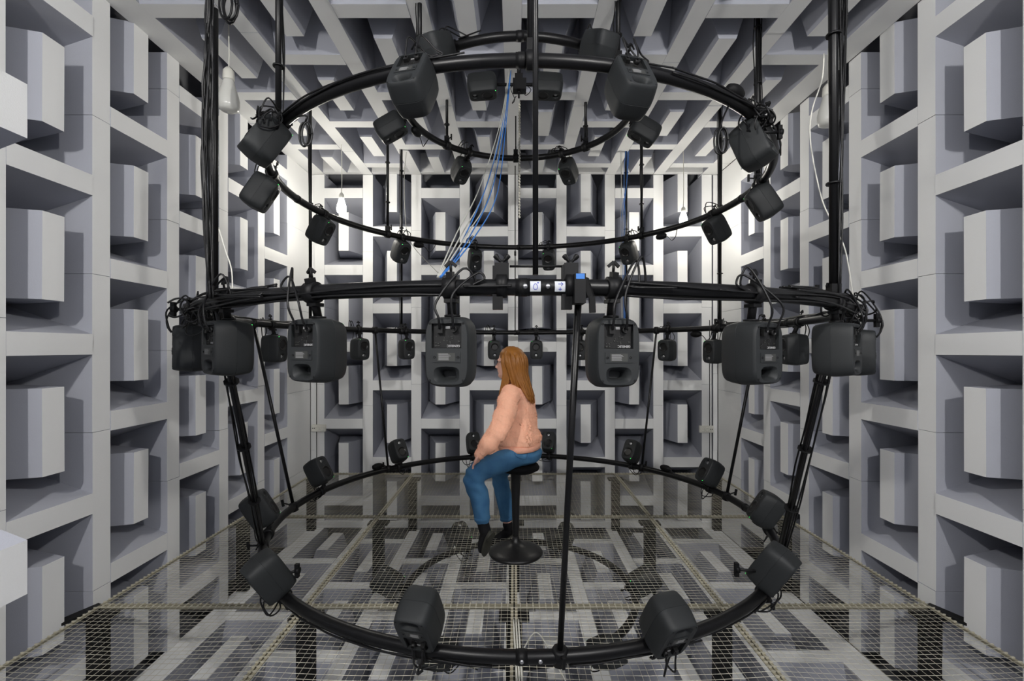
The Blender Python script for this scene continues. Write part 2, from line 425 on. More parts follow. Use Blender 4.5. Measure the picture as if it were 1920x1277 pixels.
LOGO_T = Matrix.Translation((.020, h-.0085, -.0190)) @ Matrix(((-1, 0, 0, 0), (0, 0, 1, 0), (0, 1, 0, 0), (0, 0, 0, 1)))
m = MB(); m.lathe([(.0022, 0), (.0022, .0012), (.0001, .0018)], 8, Matrix.Translation((.045, -h+.0035, -.095)) @ RXF); LED = m.mesh('led', 'led')
m = MB(); m.box(-.012, .012, -h-.0012, -h+.0015, -.0975, -.0945); SPK_FRONTLOGO = m.mesh('front_badge', 'ink')
def spk_matrix(pos, inv, target=None, roll=0):
    t = P(CX, CY, -.02) if target is None else target
    f = (t-pos).normalized(); y = -f                     # local -y looks at the listener
    upv = Vector((0, 0, -1 if inv else 1))
    x = y.cross(upv).normalized(); z = x.cross(y)
    Mx = Matrix((x, y, z)).transposed().to_4x4()
    return Matrix.Translation(pos) @ Mx
mount_cache = {}
SEEN = {   # where the photograph shows each loudspeaker (picture column, row), used to set its true place on the hoop
 'upper': {15: (1028, 487), 345: (890, 487), 45: (1178, 475), 315: (752, 472), 75: (1344, 430), 285: (601, 432), 105: (1430, 380), 255: (487, 361), 135: (1409, 272), 225: (496, 263), 165: (1180, 165), 195: (776, 160)},
 'top': {30: (1065, 321), 330: (864, 320), 90: (1205, 247), 270: (735, 240), 150: (1120, 88), 210: (820, 92)},
 'lower': {15: (1028, 830), 345: (887, 832), 45: (1184, 848), 315: (747, 846), 75: (1330, 888), 285: (597, 884), 105: (1435, 957), 255: (486, 955), 135: (1450, 1067), 225: (503, 1082), 165: (1251, 1172), 195: (789, 1160)},
 'bottom': {30: (1058, 1005), 330: (863, 1003), 90: (1208, 1088), 270: (725, 1090)},
 'middle': {7.5: (1005.6, 656), 352.5: (926.9, 656), 22.5: (1090, 657), 52.5: (1250, 657), 67.5: (1338, 660), 97.5: (1487, 655), 322.5: (763, 654), 307.5: (675, 654), 277.5: (515, 653), 172.5: (1145, 661), 187.5: (848, 660), 157.5: (1408, 662), 202.5: (597, 657), 142.5: (1569, 655), 217.5: (428, 652), 127.5: (1607, 661), 232.5: (358, 652)}}
LOOK_Z = {('upper', 135): .35}     # this one is aimed higher than the rest
def settle(ringname, rh, a, z):
    t = SEEN.get(ringname, {}).get(a)
    if t is None: return rh, a, z
    def f(v):
        p = cyl(v[0], v[1], v[2]); zz = p.z-ZC
        return [(964+FPX*p.x/p.y-t[0]), (654.5-FPX*zz/p.y-t[1]), (v[0]-rh)*120, (v[1]-a)*1.5, (v[2]-z)*120]
    v = [rh, a, z]; cost = lambda v: sum(q*q for q in f(v)); st = [.02, 1.0, .02]
    while max(st[0], st[1]/50) > 2e-4:
        best = cost(v); moved = False
        for k in range(3):
            for sg in (-1, 1):
                w_ = list(v); w_[k] += sg*st[k]
                if cost(w_) < best: best = cost(w_); v = w_; moved = True
        if not moved: st = [q*.5 for q in st]
    return v
def speaker(ringname, rh, adeg, z, inv, label, group, cables=True):
    a_nom = adeg; rh, adeg, z = settle(ringname, rh, adeg, z)
    pos = cyl(rh, adeg, z); W = spk_matrix(pos, inv, P(CX, CY, LOOK_Z.get((ringname, a_nom), -.02)))
    e = empty('loudspeaker'); e.matrix_world = W; tag(e, label, 'loudspeaker', group)
    for k, me in SPK.items():
        obj(k.rstrip('s') if k == 'screws' else k, me, e)
    lg = obj('brand_lettering', LOGO, e, LOGO_T); obj('led', LED, e)
    key = (ringname, a_nom)
    if key not in mount_cache:
        R, zr = HOOPS[ringname]
        Wi = W.inverted()
        tc = Wi @ cyl(R, adeg, zr); ta = (Wi @ cyl(R, adeg+1, zr)-tc).normalized()
        a = Vector((0, 0, -SH/2*.96))
        dv = (tc-a); 
        m = MB(); m.lathe([(.026, 0), (.026, .006), (.016, .012)], 20, Matrix.Translation((0, 0, -SH/2*.965-.010)), 0)
        m.tube([a, a*.4+tc*.6, tc], .0145, 14)
        b = MB(); ring = [tc+ta*q for q in (-.022, -.021, .021, .022)]
        b.tube(ring, [TR+.004, TR+.010, TR+.010, TR+.004], 20)
        nn = dv.normalized(); sd = ta.cross(nn).normalized()
        b.bar(tc+nn*(TR+.004), tc+nn*(TR+.024), .010, .016)
        b.tube([tc+nn*(TR+.02)+sd*.01, tc+nn*(TR+.052)+sd*.012], .0045, 8)
        b.bar(tc+nn*(TR+.04)-ta*.018+sd*.012, tc+nn*(TR+.056)+sd*.012, .003, .005); b.bar(tc+nn*(TR+.04)+ta*.018+sd*.012, tc+nn*(TR+.056)+sd*.012, .003, .005)
        b.bar(tc-nn*(TR+.016)-ta*.02, tc-nn*(TR+.016)+ta*.02, .02, .006)
        cs = []
        for v in range(3):
            rr = random.Random(v+hash(ringname) % 5 if False else v+len(ringname))
            c = MB()
            for q, xx in ((0, -.021), (1, .022)):
                s0 = Vector((xx, h+.004, -.072)); s1 = s0+Vector((0, .014, -.03)); j = lambda s: Vector((rr.uniform(-s, s), rr.uniform(-s, s), rr.uniform(-s, s)))
                end = tc+ta*(.05+.03*q)*(1 if v % 2 else -1)
                back = (tc-Vector((0, 0, tc.z))).normalized() if False else Vector((0, 1, 0))
                up = Vector((0, 0, -1))
                p = [s0, s1+j(.004), s1+up*(.055+.02*q)+back*.012+j(.012), end+up*(.05+.02*v)+back*.03+j(.015), end+ta*.03*(1 if v % 2 else -1)+up*.02+back*.02+j(.01), end+back*(TR+.004), end+ta*.12*(1 if v % 2 else -1)+back*(TR+.003)]
                c.tube(catmull(p, 6), .0038, 7)
            cs.append(c.mesh('power_cable', 'cable'))
        mount_cache[key] = (m.mesh('mounting_stem', 'black'), b.mesh('pipe_clamp', 'black'), cs)
    ms, mc, cs = mount_cache[key]
    obj('mounting_stem', ms, e); obj('pipe_clamp', mc, e)
    if cables: obj('power_cable', cs[speaker.n % 3], e)
    speaker.n += 1
    return e
speaker.n = 0
WHERE = {'middle': 'under the head-height hoop', 'upper': 'on the upper hoop', 'top': 'on the small top hoop', 'lower': 'standing on the lower hoop', 'bottom': 'on the small hoop below the mesh'}
def ring_of(name, rh, z, n, inv):
    st = 360/n
    per = n//4 if n >= 12 else None
    for k in range(n):
        a = (k+.5)*st
        s = 1 if a < 180 else -1; b = a if a < 180 else 360-a
        if n == 6:
            pl = {30: 'back', 90: 'side', 150: 'front'}[round(b)]
            lab = 'charcoal loudspeaker %s, %s %s' % (WHERE[name], SIDE[s], pl)
        else:
            i = round((b-st/2)/st)
            if b < 90: lab = 'charcoal loudspeaker %s, %s %s of centre at the back' % (WHERE[name], pick(i), SIDE[s])
            else: lab = 'charcoal loudspeaker %s, %s %s of centre at the front' % (WHERE[name], pick(round((180-st/2-b)/st)), SIDE[s])
        speaker(name, rh, a, z, inv, lab, 'loudspeakers '+WHERE[name])
ring_of('middle', 1.99, -.012, 24, True)
ring_of('upper', 1.69, .99, 12, True)
ring_of('top', 1.0, 1.665, 6, True)
ring_of('lower', 1.70, -1.02, 12, False)
ring_of('bottom', .955, -1.73, 6, False)
# zenith pair, lying on their sides
for s in (-1, 1):
    pos = P(CX-.03+s*.245, 3.475, 1.965); tgt = P(CX+s*.10, 3.30, 0)
    y = (pos-tgt).normalized(); x = Vector((0, 1, 0)) - y*y.y; x.normalize(); x *= s; z = x.cross(y)
    e = empty('loudspeaker'); e.matrix_world = Matrix.Translation(pos) @ Matrix((x, y, z)).transposed().to_4x4()
    tag(e, 'charcoal loudspeaker lying on its side below ceiling centre, %s of the bracket' % SIDE[s], 'loudspeaker', 'pair of loudspeakers under the ceiling centre')
    for k, me in SPK.items(): obj(k.rstrip('s') if k == 'screws' else k, me, e)
    obj('brand_lettering', LOGO, e, LOGO_T); obj('led', LED, e)

# ---------------------------------------------------------------- poles and struts
def on_hoop(name, px, near):
    R, z = HOOPS[name]; best = None
    for k in range(3600):
        a = k/10; p = cyl(R, a, z); q = 964+p.x/p.y*FPX
        s = abs(q-px)
        isn = p.y < CY-.0 if near is not None else True
        if near == 'front':
            if p.y > CY-R*R/CY: continue
        elif near is not None and isn != near: continue
        if best is None or s < best[0]: best = (s, a)
    return best[1]
def clamp(m, c, axis, r=TR):
    m.tube([c-axis*.024, c-axis*.022, c+axis*.022, c+axis*.024], [r+.004, r+.011, r+.011, r+.004], 16)
def hang(name, px, near, r, label, wiring=0, ztop=HC+DW-.01, seed=0, adeg=None):
    R, z = HOOPS[name]; a = on_hoop(name, px, near) if adeg is None else adeg
    p = cyl(R, a, z); e = empty('hanging_pole', p); tag(e, label, 'pole', 'poles holding the hoops')
    m = MB(); m.tube([(0, 0, 0), (0, 0, ztop-z)], r, 14); put('pole', m, 'pipe', parent=e)
    m = MB(); ta = (cyl(R, a+1, z)-p).normalized(); clamp(m, Vector(), ta)
    m.bar(Vector((0, 0, TR)), Vector((0, 0, TR+.05)), .02, .02)
    n = Vector((ta.y, -ta.x, 0)); m.tube([n*.02+Vector((0, 0, .05)), n*.065+Vector((0, 0, .055))], .005, 8)
    m.bar(n*.06+Vector((0, 0, .03)), n*.06+Vector((0, 0, .08)), .006, .006)
    put('pipe_clamp', m, 'black', parent=e)
    if wiring:
        rr = random.Random(seed); m = MB()
        for k in range(wiring):
            an = rr.uniform(0, 2*PI); L = ztop-z; q = []
            for i in range(9):
                t = i/8; w_ = r+.005+abs(math.sin(t*PI*rr.choice((2, 3, 4))))*.012*rr.random()
                q.append((math.cos(an+t*1.2)*w_, math.sin(an+t*1.2)*w_, L*t*.98+.03))
            m.tube(catmull(q, 3), .0036, 6)
        for t in (.2, .45, .7, .9): m.tube([(0, 0, (ztop-z)*t-.004), (0, 0, (ztop-z)*t+.004)], r+.012, 12)
        o = put('taped_cable', m, 'cable', parent=e)
    return a
hang('upper', 522, True, .015, 'black pole from ceiling to upper hoop, front left', 2, seed=1)
hang('upper', 1421, True, .015, 'black pole with cables to upper hoop, front right', 5, seed=2)
hang('upper', 727, False, .013, 'black pole from ceiling to upper hoop, back left', 2, seed=3)
hang('upper', 1203, False, .013, 'black pole from ceiling to upper hoop, back right', 1, seed=4)
hang('upper', 998, True, .019, 'thick black pole to upper hoop at front centre', 0)
hang('middle', 403, True, .019, 'thick black pole to the head-height hoop, front left', 0, seed=5)
hang('middle', 1563, True, .017, 'thick black pole to the head-height hoop, front right', 4, seed=6)
hang('middle', 582, False, .014, 'black pole down to the head-height hoop, back left side', 1, seed=7)
hang('middle', 1350, False, .014, 'black pole down to the head-height hoop, back right side', 3, seed=8)
hang('middle', 753, False, .012, 'slim black pole down to the head-height hoop, back left of centre', 1, seed=9)
hang('middle', 1174, False, .014, 'slim black pole down to the head-height hoop, back right of centre', 1, seed=10)
hang('top', 787, True, .014, 'black pole to the small top hoop, front left', 1, seed=11)
hang('top', 1159, True, .014, 'black pole to the small top hoop, front right', 1, seed=12)
hang('top', 838, False, .012, 'short black pole to the small top hoop, back left', 1, seed=13)
hang('top', 1098, False, .012, 'short black pole to the small top hoop, back right', 1, seed=14)
hang('top', 967, False, .006, 'thin rod from ceiling to the small top hoop, back centre', 0)
# thin rod from the top hoop down to the middle hoop at the back
m = MB(); p0 = cyl(.843, -.7, 1.775); p1 = cyl(2.01, -.4, .195)
R_, z_ = HOOPS['upper']
m.tube([P(.015, 4.30, 1.75), P(.015, 4.30, 1.0)], .004, 8)
rd = empty('thin_rod', P(.012, 5.49, .195)); tag(rd, 'thin black rod hanging at back centre between upper and head-height hoops', 'rod')
m = MB(); m.tube([(0, 0, 0), (0, 0, HC+.2-.195)], .006, 8); put('rod', m, 'pipe', parent=rd)
m = MB(); m.tube([(0, 0, -.03), (0, 0, .03)], .012, 10); m.tube([(0, -.0, .91), (0, 0, .96)], .012, 10); put('end_nut', m, 'black', parent=rd)
# front centre pole with the cross bar on the middle hoop
fp = empty('hanging_pole', P((1004-964)/FPX*1.47, 1.47, .20)); tag(fp, 'slim black pole hanging at front centre down to a cross bar', 'pole', 'poles holding the hoops')
m = MB(); m.tube([(0, 0, .035), (0, 0, HC)], .0092, 14); put('pole', m, 'pipe', parent=fp)
m = MB(); m.tube([(-.082, 0, .062), (.098, 0, .062)], .0038, 8); put('cross_bar', m, 'black', parent=fp)
for s, px in ((-1, 941), (1, 1070)):
    x = (px-1004)/FPX*1.47
    m = MB(); m.bar((x-.013*1, .0, -.075), (x-.013, .0, .062), .016, .016); m.bar((x, 0, .02), (x, 0, .07), .018, .022)
    m.tube([(x-.017, 0, 0), (x-.016, 0, 0), (x+.016, 0, 0), (x+.017, 0, 0)], [TR+.004, TR+.012, TR+.012, TR+.004], 18)
    m.tube([(x, 0, .06), (x, 0, .08)], .008, 10)
    put('pipe_clamp', m, 'black', parent=fp)
    m = MB()
    for q in (-1, 1): m.tube(catmull([(x, 0, .075), (x+q*.012, 0, .085), (x+q*.022, 0, .098)], 4), [.004, .004, .005, .005, .006, .008, .008, .009, .006][:9], 8)
    put('wing_nut', m, 'black', parent=fp)
# struts from the middle hoop to the lower hoop
def strut(px0, n0, px1, n1, r, label, wires=0, a0=None, a1=None, seed=0):
    A = cyl(2.01, on_hoop('middle', px0, n0) if a0 is None else a0, .195); B = cyl(1.69, on_hoop('lower', px1, n1) if a1 is None else a1, -1.185)
    e = empty('diagonal_strut', B); tag(e, label, 'strut', 'struts between the head-height and lower hoops')
    A = A-B; m = MB(); m.tube([(0, 0, 0), A], r, 12); put('tube', m, 'pipe', parent=e)
    m = MB(); d = A.normalized()
    for c in (Vector(), A):
        mc_ = MB(); mc_.tube([c-d*.035, c-d*.03, c+d*.03, c+d*.035], [.02, .031, .031, .02], 10); put('end_clamp', mc_, 'black', parent=e)
    b = B-cyl(0, 0, -1.185); n = Vector((b.x, b.y, 0)).normalized()
    m.tube([n*.03+d*.02, n*.075+d*.03], .005, 6); m.bar(n*.075+d*.005, n*.075+d*.055, .006, .008)
    put('clamp_lever', m, 'black', parent=e)
    strut.last = (e, A)
    if wires:
        rr = random.Random(seed); m = MB()
        for k in range(wires):
            an = rr.uniform(0, 6.28); q = []
            for i in range(8):
                t = i/7; w_ = r+.006+.02*rr.random()*math.sin(t*PI)
                q.append(A*t+Vector((math.cos(an)*w_, math.sin(an)*w_, 0)))
            m.tube(catmull(q, 4), .004, 6)
        for t in (.25, .5, .75): m.tube([A*t-d*.004, A*t+d*.004], r+.02, 10)
        put('taped_cable', m, 'cable', parent=e)
strut(1086, True, 1050, True, .0115, 'black strut at front right of centre, down to the lower hoop')
e_, A_ = strut.last
m = MB(); c = A_+Vector((0, -.045, .0))
m.box(c.x-.022, c.x+.012, c.y-.02, c.y+.05, c.z-.055, c.z+.035); put('clamp_body', m, 'black', parent=e_)
m = MB(); m.box(c.x-.018, c.x+.008, c.y-.0, c.y+.03, c.z+.035, c.z+.037); m.box(c.x-.018, c.x+.008, c.y-.0215, c.y-.0195, c.z+.018, c.z+.034); put('blue_sticker', m, 'blue', parent=e_)
m = MB(); m.bar(c+Vector((.012, -.01, .02)), c+Vector((.030, -.02, -.04)), .007, .008); m.bar(c+Vector((.030, -.02, -.035)), c+Vector((.032, -.02, -.085)), .008, .009); put('lever', m, 'rub', parent=e_)
strut(415, None, 497, None, .013, 'black strut with many cables, leftmost', 6, a0=-140, a1=on_hoop('lower', 498, True)+12, seed=3)
strut(475, False, 547, False, .012, 'slim black strut second from the left')
strut(703, False, 728, False, .011, 'slim black strut at the back, left of the person')
strut(1231, False, 1203, False, .011, 'slim black strut at the back, right of the person')
strut(1425, False, 1362, False, .012, 'slim black strut second from the right')
strut(1555, None, 1440, None, .015, 'black strut with many cables, rightmost', 6, a0=138, a1=on_hoop('lower', 1440, True)-12, seed=4)

# ---------------------------------------------------------------- cable bundles
def cables(name, paths, r, mk, label, cat='cable', group=None, sub=6, ties=()):
    m = MB()
    for p in paths: m.tube(catmull(p, sub), r, 7)
    o = put(name, m, mk, label, cat, group); return o
def along(name, a0, a1, n, spread, seed, label, span=(-.6, 2.2), r=.0042):
    R, z = HOOPS[name]; rr = random.Random(seed); ps = []
    for k in range(n):
        q = []; th0 = rr.uniform(*span)
        N = max(5, int(abs(a1-a0)/4))
        for i in range(N+1):
            t = i/N; a = a0+(a1-a0)*t; th = th0+.5*math.sin(t*6+k)*.6; w_ = TR+.005+spread*rr.random()
            c = cyl(R, a, z); n_ = (c-cyl(0, 0, z)).normalized()
            q.append(c+n_*math.cos(th)*w_+Vector((0, 0, 1))*math.sin(th)*w_)
        ps.append(q)
    return cables('cable_bundle', ps, r, 'cable', label, 'cable bundle', 'cable bundles tied along the hoops', 4)
along('middle', -172, -138, 2, .004, 31, 'pair of black cables sagging along the front of the head-height hoop, left of centre', (-.9, .3))
along('middle', 138, 172, 2, .004, 32, 'pair of black cables sagging along the front of the head-height hoop, right of centre', (-.9, .3))
along('middle', -152, -118, 8, .016, 1, 'black cables tied along the head-height hoop, front left')
along('middle', 118, 152, 8, .014, 2, 'black cables tied along the head-height hoop, front right')
along('middle', -118, -70, 5, .012, 21, 'black cables tied along the head-height hoop, left side')
along('middle', 70, 118, 5, .012, 22, 'black cables tied along the head-height hoop, right side')
along('upper', 118, 160, 4, .008, 3, 'black cables tied along the upper hoop, front right')
along('upper', -165, -115, 2, .006, 4, 'black cables tied along the upper hoop, front left')
along('lower', 115, 175, 3, .006, 5, 'black cables tied under the lower hoop, front right', (-2.0, -1.0))
along('lower', -175, -115, 3, .006, 6, 'black cables tied under the lower hoop, front left', (-2.0, -1.0))
# tangles where the cables reach the head-height hoop
def tangle(c, n, s, seed, label):
    rr = random.Random(seed); ps = []
    for k in range(n):
        b = c+Vector((rr.uniform(-s, s), rr.uniform(-s, s), rr.uniform(-s, s)*.5)); rad = rr.uniform(.03, .07)
        ax = Vector((rr.uniform(-1, 1), rr.uniform(-1, 1), rr.uniform(-.4, .4))).normalized(); u = ax.orthogonal().normalized(); v = ax.cross(u)
        ps.append([b+(u*math.cos(t)+v*math.sin(t)*.7)*rad+ax*.01*t for t in [i*.7 for i in range(rr.randint(7, 11))]])
    return cables('cable_tangle', ps, .004, 'cable', label, 'cable tangle', 'tangled cables at the hoop ends')
def pxpt(px, py, d): return P((px-964)/FPX*d, d, (654.5-py)/FPX*d)
tangle(pxpt(378, 590, 2.05), 17, .07, 1, 'tangle of black cables at the left end of the head-height hoop')
tangle(pxpt(1585, 590, 2.2), 15, .07, 2, 'tangle of black cables at the right end of the head-height hoop')
tangle(pxpt(1425, 225, 2.2), 7, .04, 3, 'tangle of black cables at the right end of the upper hoop')
tangle(pxpt(505, 222, 2.2), 6, .03, 4, 'tangle of black cables at the left end of the upper hoop')
def tclamp(px, py, d, ln, label, to=None):
    e = empty('clamp_handle', pxpt(px, py, d)); tag(e, label, 'clamp', 'clamp handles sticking out of the hoops')
    m = MB(); m.tube([(0, 0, 0), (ln, 0, 0) if to is None else to-e.location], .007, 10); put('spindle', m, 'black', parent=e)
    m = MB(); m.bar((0, 0, -.032), (0, 0, .032), .009, .009); m.tube([(-.006, 0, 0), (.012, 0, 0)], .016, 10); put('grip', m, 'rub', parent=e)
tclamp(325, 580, 2.1, .12, 'black clamp handle jutting left from the head-height hoop')
tclamp(1644, 601, 2.2, -.14, 'black clamp handle jutting right from the head-height hoop')
tclamp(1462, 248, 2.2, -.10, 'black clamp handle jutting right of the upper hoop, lower one')
tclamp(1444, 219, 2.2, -.08, 'black clamp handle jutting right of the upper hoop, higher one')
tclamp(557, 1070, 2.2, -.16, 'black clamp handle beside the front left speaker of lower hoop', pxpt(512, 1084, 2.26))
tclamp(1381, 1068, 2.2, .16, 'black clamp handle beside the front right speaker of lower hoop', pxpt(1440, 1072, 2.26))
# vertical bundle down the left pole
rr = random.Random(11); ps = []
for k in range(11):
    off = rr.uniform(-24, 0); q = []
    for i in range(10):
        t = i/9; y = -40+t*(560+40); o_ = off*(.25+.75*math.sin(t*PI*.95+.1))
        if rr.random() < .2: o_ *= .7
        q.append(pxpt(403+o_-4+rr.uniform(-1.5, 1.5), y, 1.80+rr.uniform(-.02, .02)))
    ps.append(q)
cables('cable_bundle', ps, .0042, 'cable', 'thick bundle of black cables hanging along the front left pole', 'cable bundle', 'hanging cable bundles', 4)
ps = []
for k in range(4):
    q = []
    for i in range(8):
        t = i/7; q.append(pxpt(1578-12*t+8*math.sin(t*3+k)+k*2, -30+t*600, 2.12+rr.uniform(-.02, .02)))
    ps.append(q)
cables('cable_bundle', ps, .0040, 'cable', 'black cables hanging along the front right pole', 'cable bundle', 'hanging cable bundles', 4)
def coil(px, py, d, w_, h_, n, label):
    c = pxpt(px, py, d); ps = []
    rr = random.Random(px)
    if py > 200: ps.append([c+Vector((0, 0, h_)), c+Vector((.005, 0, h_+.03)), cyl(1.665, on_hoop('upper', 556 if px < 900 else 1366, 'front'), 1.126-TR)])
    for k in range(n):
        dx = rr.uniform(-.012, .012); dy = rr.uniform(-.02, .02)
        ps.append([c+Vector((math.cos(t)*w_*(1+dx*8)+dx, dy, math.sin(t)*h_)) for t in [i*PI/4 for i in range(9)]])
    cables('cable_coil', ps, .0042, 'cable', label, 'cable coil', 'coiled spare cable')
coil(430, 12, 1.9, .028, .06, 6, 'coil of spare black cable beside the front left pole')
coil(1577, 30, 2.15, .022, .09, 6, 'coil of spare black cable beside the front right pole')
coil(572, 252, 2.0, .02, .05, 3, 'small loop of plug leads hanging right of upper left speaker')
coil(1352, 262, 2.02, .02, .055, 3, 'small loop of plug leads hanging left of upper right speaker')
# coloured cables
ps = [[pxpt(955, 130, 3.4), pxpt(938+k*3, 230, 3.0), pxpt(900+k*9, 350+k*6, 2.4), pxpt(855+k*10, 440, 1.9), pxpt(820+k*1.5, 520, 1.53)] for k in range(3)]
cables('data_cable', ps, .0028, 'grey', 'grey cables slanting from ceiling centre to the head-height hoop', 'cable', None, 8)
ps = [[pxpt(958, 132, 3.4), pxpt(943+k*3, 230, 3.0), pxpt(915+k*9, 340+k*10, 2.4), pxpt(868+k*9, 450, 1.9), pxpt(824+k*1.5, 520, 1.53)] for k in range(3)]
cables('data_cable', ps, .0028, 'blue', 'blue cables slanting from ceiling centre to the head-height hoop', 'cable', None, 8)
ps = [[pxpt(1173+k*3, 283, 4.8), pxpt(1170+6*math.sin(k), 340, 4.9), pxpt(1172-4*k, 420, 4.9), pxpt(1168+k*2, 500, 5.0), pxpt(1170+k, 605, 5.0)] for k in range(3)]
cables('data_cable', ps, .003, 'blue', 'blue cables hanging beside the back right pole', 'cable', None, 8)
ps = [[pxpt(1163+k*3, 283, 4.8), pxpt(1165, 340, 4.9), pxpt(1168-4*k, 420, 4.9), pxpt(1164+k*2, 500, 5.0), pxpt(1166+k, 600, 5.0)] for k in range(2)]
cables('data_cable', ps, .003, 'grey', 'grey cables hanging beside the back right pole', 'cable', None, 8)
cables('data_cable', [[pxpt(762, 285, 4.7), pxpt(758, 340, 4.8), pxpt(762, 430, 4.8), pxpt(775, 462, 4.8), pxpt(800, 490, 4.8), pxpt(822, 512, 4.9)]], .0035, 'grey', 'single thin grey cable curving past the upper hoop, back left', 'cable')
m = MB()
for i in range(40):
    z0 = pxpt(973, 188+i*5.55, 4.1); z1 = pxpt(975, 188+(i+.8)*5.55, 4.1); m.tube([z0, z1], .009 if i % 2 else .0075, 6)
put('rope', m, 'rope', 'white twisted rope hanging at the centre of the back', 'rope')
cables('data_cable', [[pxpt(1545, 100, 2.3), pxpt(1541, 150, 2.3), pxpt(1522, 210, 2.3), pxpt(1520, 270, 2.3), pxpt(1540, 370, 2.3), pxpt(1562, 420, 2.3), pxpt(1585, 470, 2.3), pxpt(1600, 560, 2.3)]], .0032, 'white', 'white cable drooping beside the front right pole', 'cable')
cables('data_cable', [[pxpt(411, 430, 2.2), pxpt(423, 470, 2.2), pxpt(434, 505, 2.2), pxpt(436, 545, 2.2)]], .0032, 'white', 'short white cable behind the front left pole', 'cable')
zf = -1.528
ps = [[P(.016+k*.014-.02, 2.6-.0, zf+.012), P(.01+k*.012, 2.2, zf+.01), P(.02+k*.014, 1.85, zf+.01), P(.03+k*.02, 1.6, zf+.012), P(.04+k*.05, 1.35, zf+.01), P(.06+k*.09, 1.1, zf+.01)] for k in range(3)]
cables('data_cable', ps, .0048, 'white', 'white cables lying on the mesh floor at centre front', 'cable')
cables('data_cable', [[P(.05, 2.4, zf-.02), P(.12, 2.5, zf-.0), P(.2, 2.4, zf-.06), P(.32, 2.2, zf-.2)], [P(.05, 2.3, zf-.02), P(.16, 2.36, zf-.02), P(.26, 2.25, zf-.1), P(.36, 2.1, zf-.25)]], .004, 'grey', 'thin grey cables dropping through the mesh behind the centre seam', 'cable')
# zenith bracket
e = empty('ceiling_bracket', P(.035, 3.475, 1.98)); tag(e, 'black bracket with cables hanging between the two speakers below ceiling centre', 'bracket')
m = MB(); m.box(-.045, .055, -.04, .04, -.05, .03); m.box(-.03, .03, -.03, .03, .03, .07); put('bracket_body', m, 'black', parent=e)
m = MB(); m.tube([(0, 0, .05), (0, 0, HC-1.98+.1)], .014, 12); put('pole', m, 'pipe', parent=e)
m = MB(); m.tube([(-.22, 0, .0), (.20, 0, .0)], .012, 12); put('cross_bar', m, 'black', parent=e)
m = MB(); m.tube([(0, 0, -.05), (0, 0, -.10)], .007, 8); m.tube([(0, 0, -.05), (0, 0, -.065)], .014, 8); put('screw', m, 'silver' if False else 'black', parent=e)
m = MB(); m.tube(catmull([(-.04, .0, 0), (-.06, -.03, -.05), (-.03, 0, -.11), (-.05, 0, -.14), (-.02, .01, -.08)], 6), .003, 6); m.tube(catmull([(.05, 0, 0), (.09, -.02, -.05), (.05, .0, -.08), (.03, 0, -.02)], 6), .003, 6); put('power_cable', m, 'cable', parent=e)
# joint boxes on the hoops (black lumps between speakers)
for nm, a, lab in [(n_, on_hoop(n_, x_, f_), l_) for n_, x_, f_, l_ in (('upper', 785, False, 'upper hoop, back left'), ('upper', 1240, False, 'upper hoop, back right'), ('middle', 1305, False, 'head-height hoop, back right'), ('lower', 708, False, 'lower hoop, back left'), ('lower', 1248, False, 'lower hoop, back right'), ('upper', 1378, 'front', 'upper hoop, front right'), ('top', 780, False, 'small top hoop, left'))]:
    R, z = HOOPS[nm]; p = cyl(R, a, z)
    e = empty('junction_box', p); tag(e, 'black rounded cable junction box on the '+lab, 'junction box', 'junction boxes on the hoops')
    ta = (cyl(R, a+1, z)-p).normalized(); sg = 1 if nm in ('lower',) or lab.endswith('front right') else -1
    m = MB(); c = Vector((0, 0, sg*(TR+.025)))
    m.lathe([(.001, -.05), (.03, -.045), (.042, -.02), (.045, 0), (.042, .02), (.03, .045), (.001, .05)], 16, Matrix.Translation(c) @ ta.to_track_quat('Z', 'Y').to_matrix().to_4x4() @ Matrix.Diagonal((.7, .7, 1.1, 1)))
    put('housing', m, 'rub', parent=e)
    m = MB(); n_ = Vector((ta.y, -ta.x, 0))
    m.tube(catmull([c+ta*.05, c+ta*.09+Vector((0, 0, -.03)), c+ta*.12+Vector((0, 0, -.06)), c+ta*.16+Vector((0, 0, -.03)), ta*.2+n_*TR], 6), .0036, 6); put('power_cable', m, 'cable', parent=e)

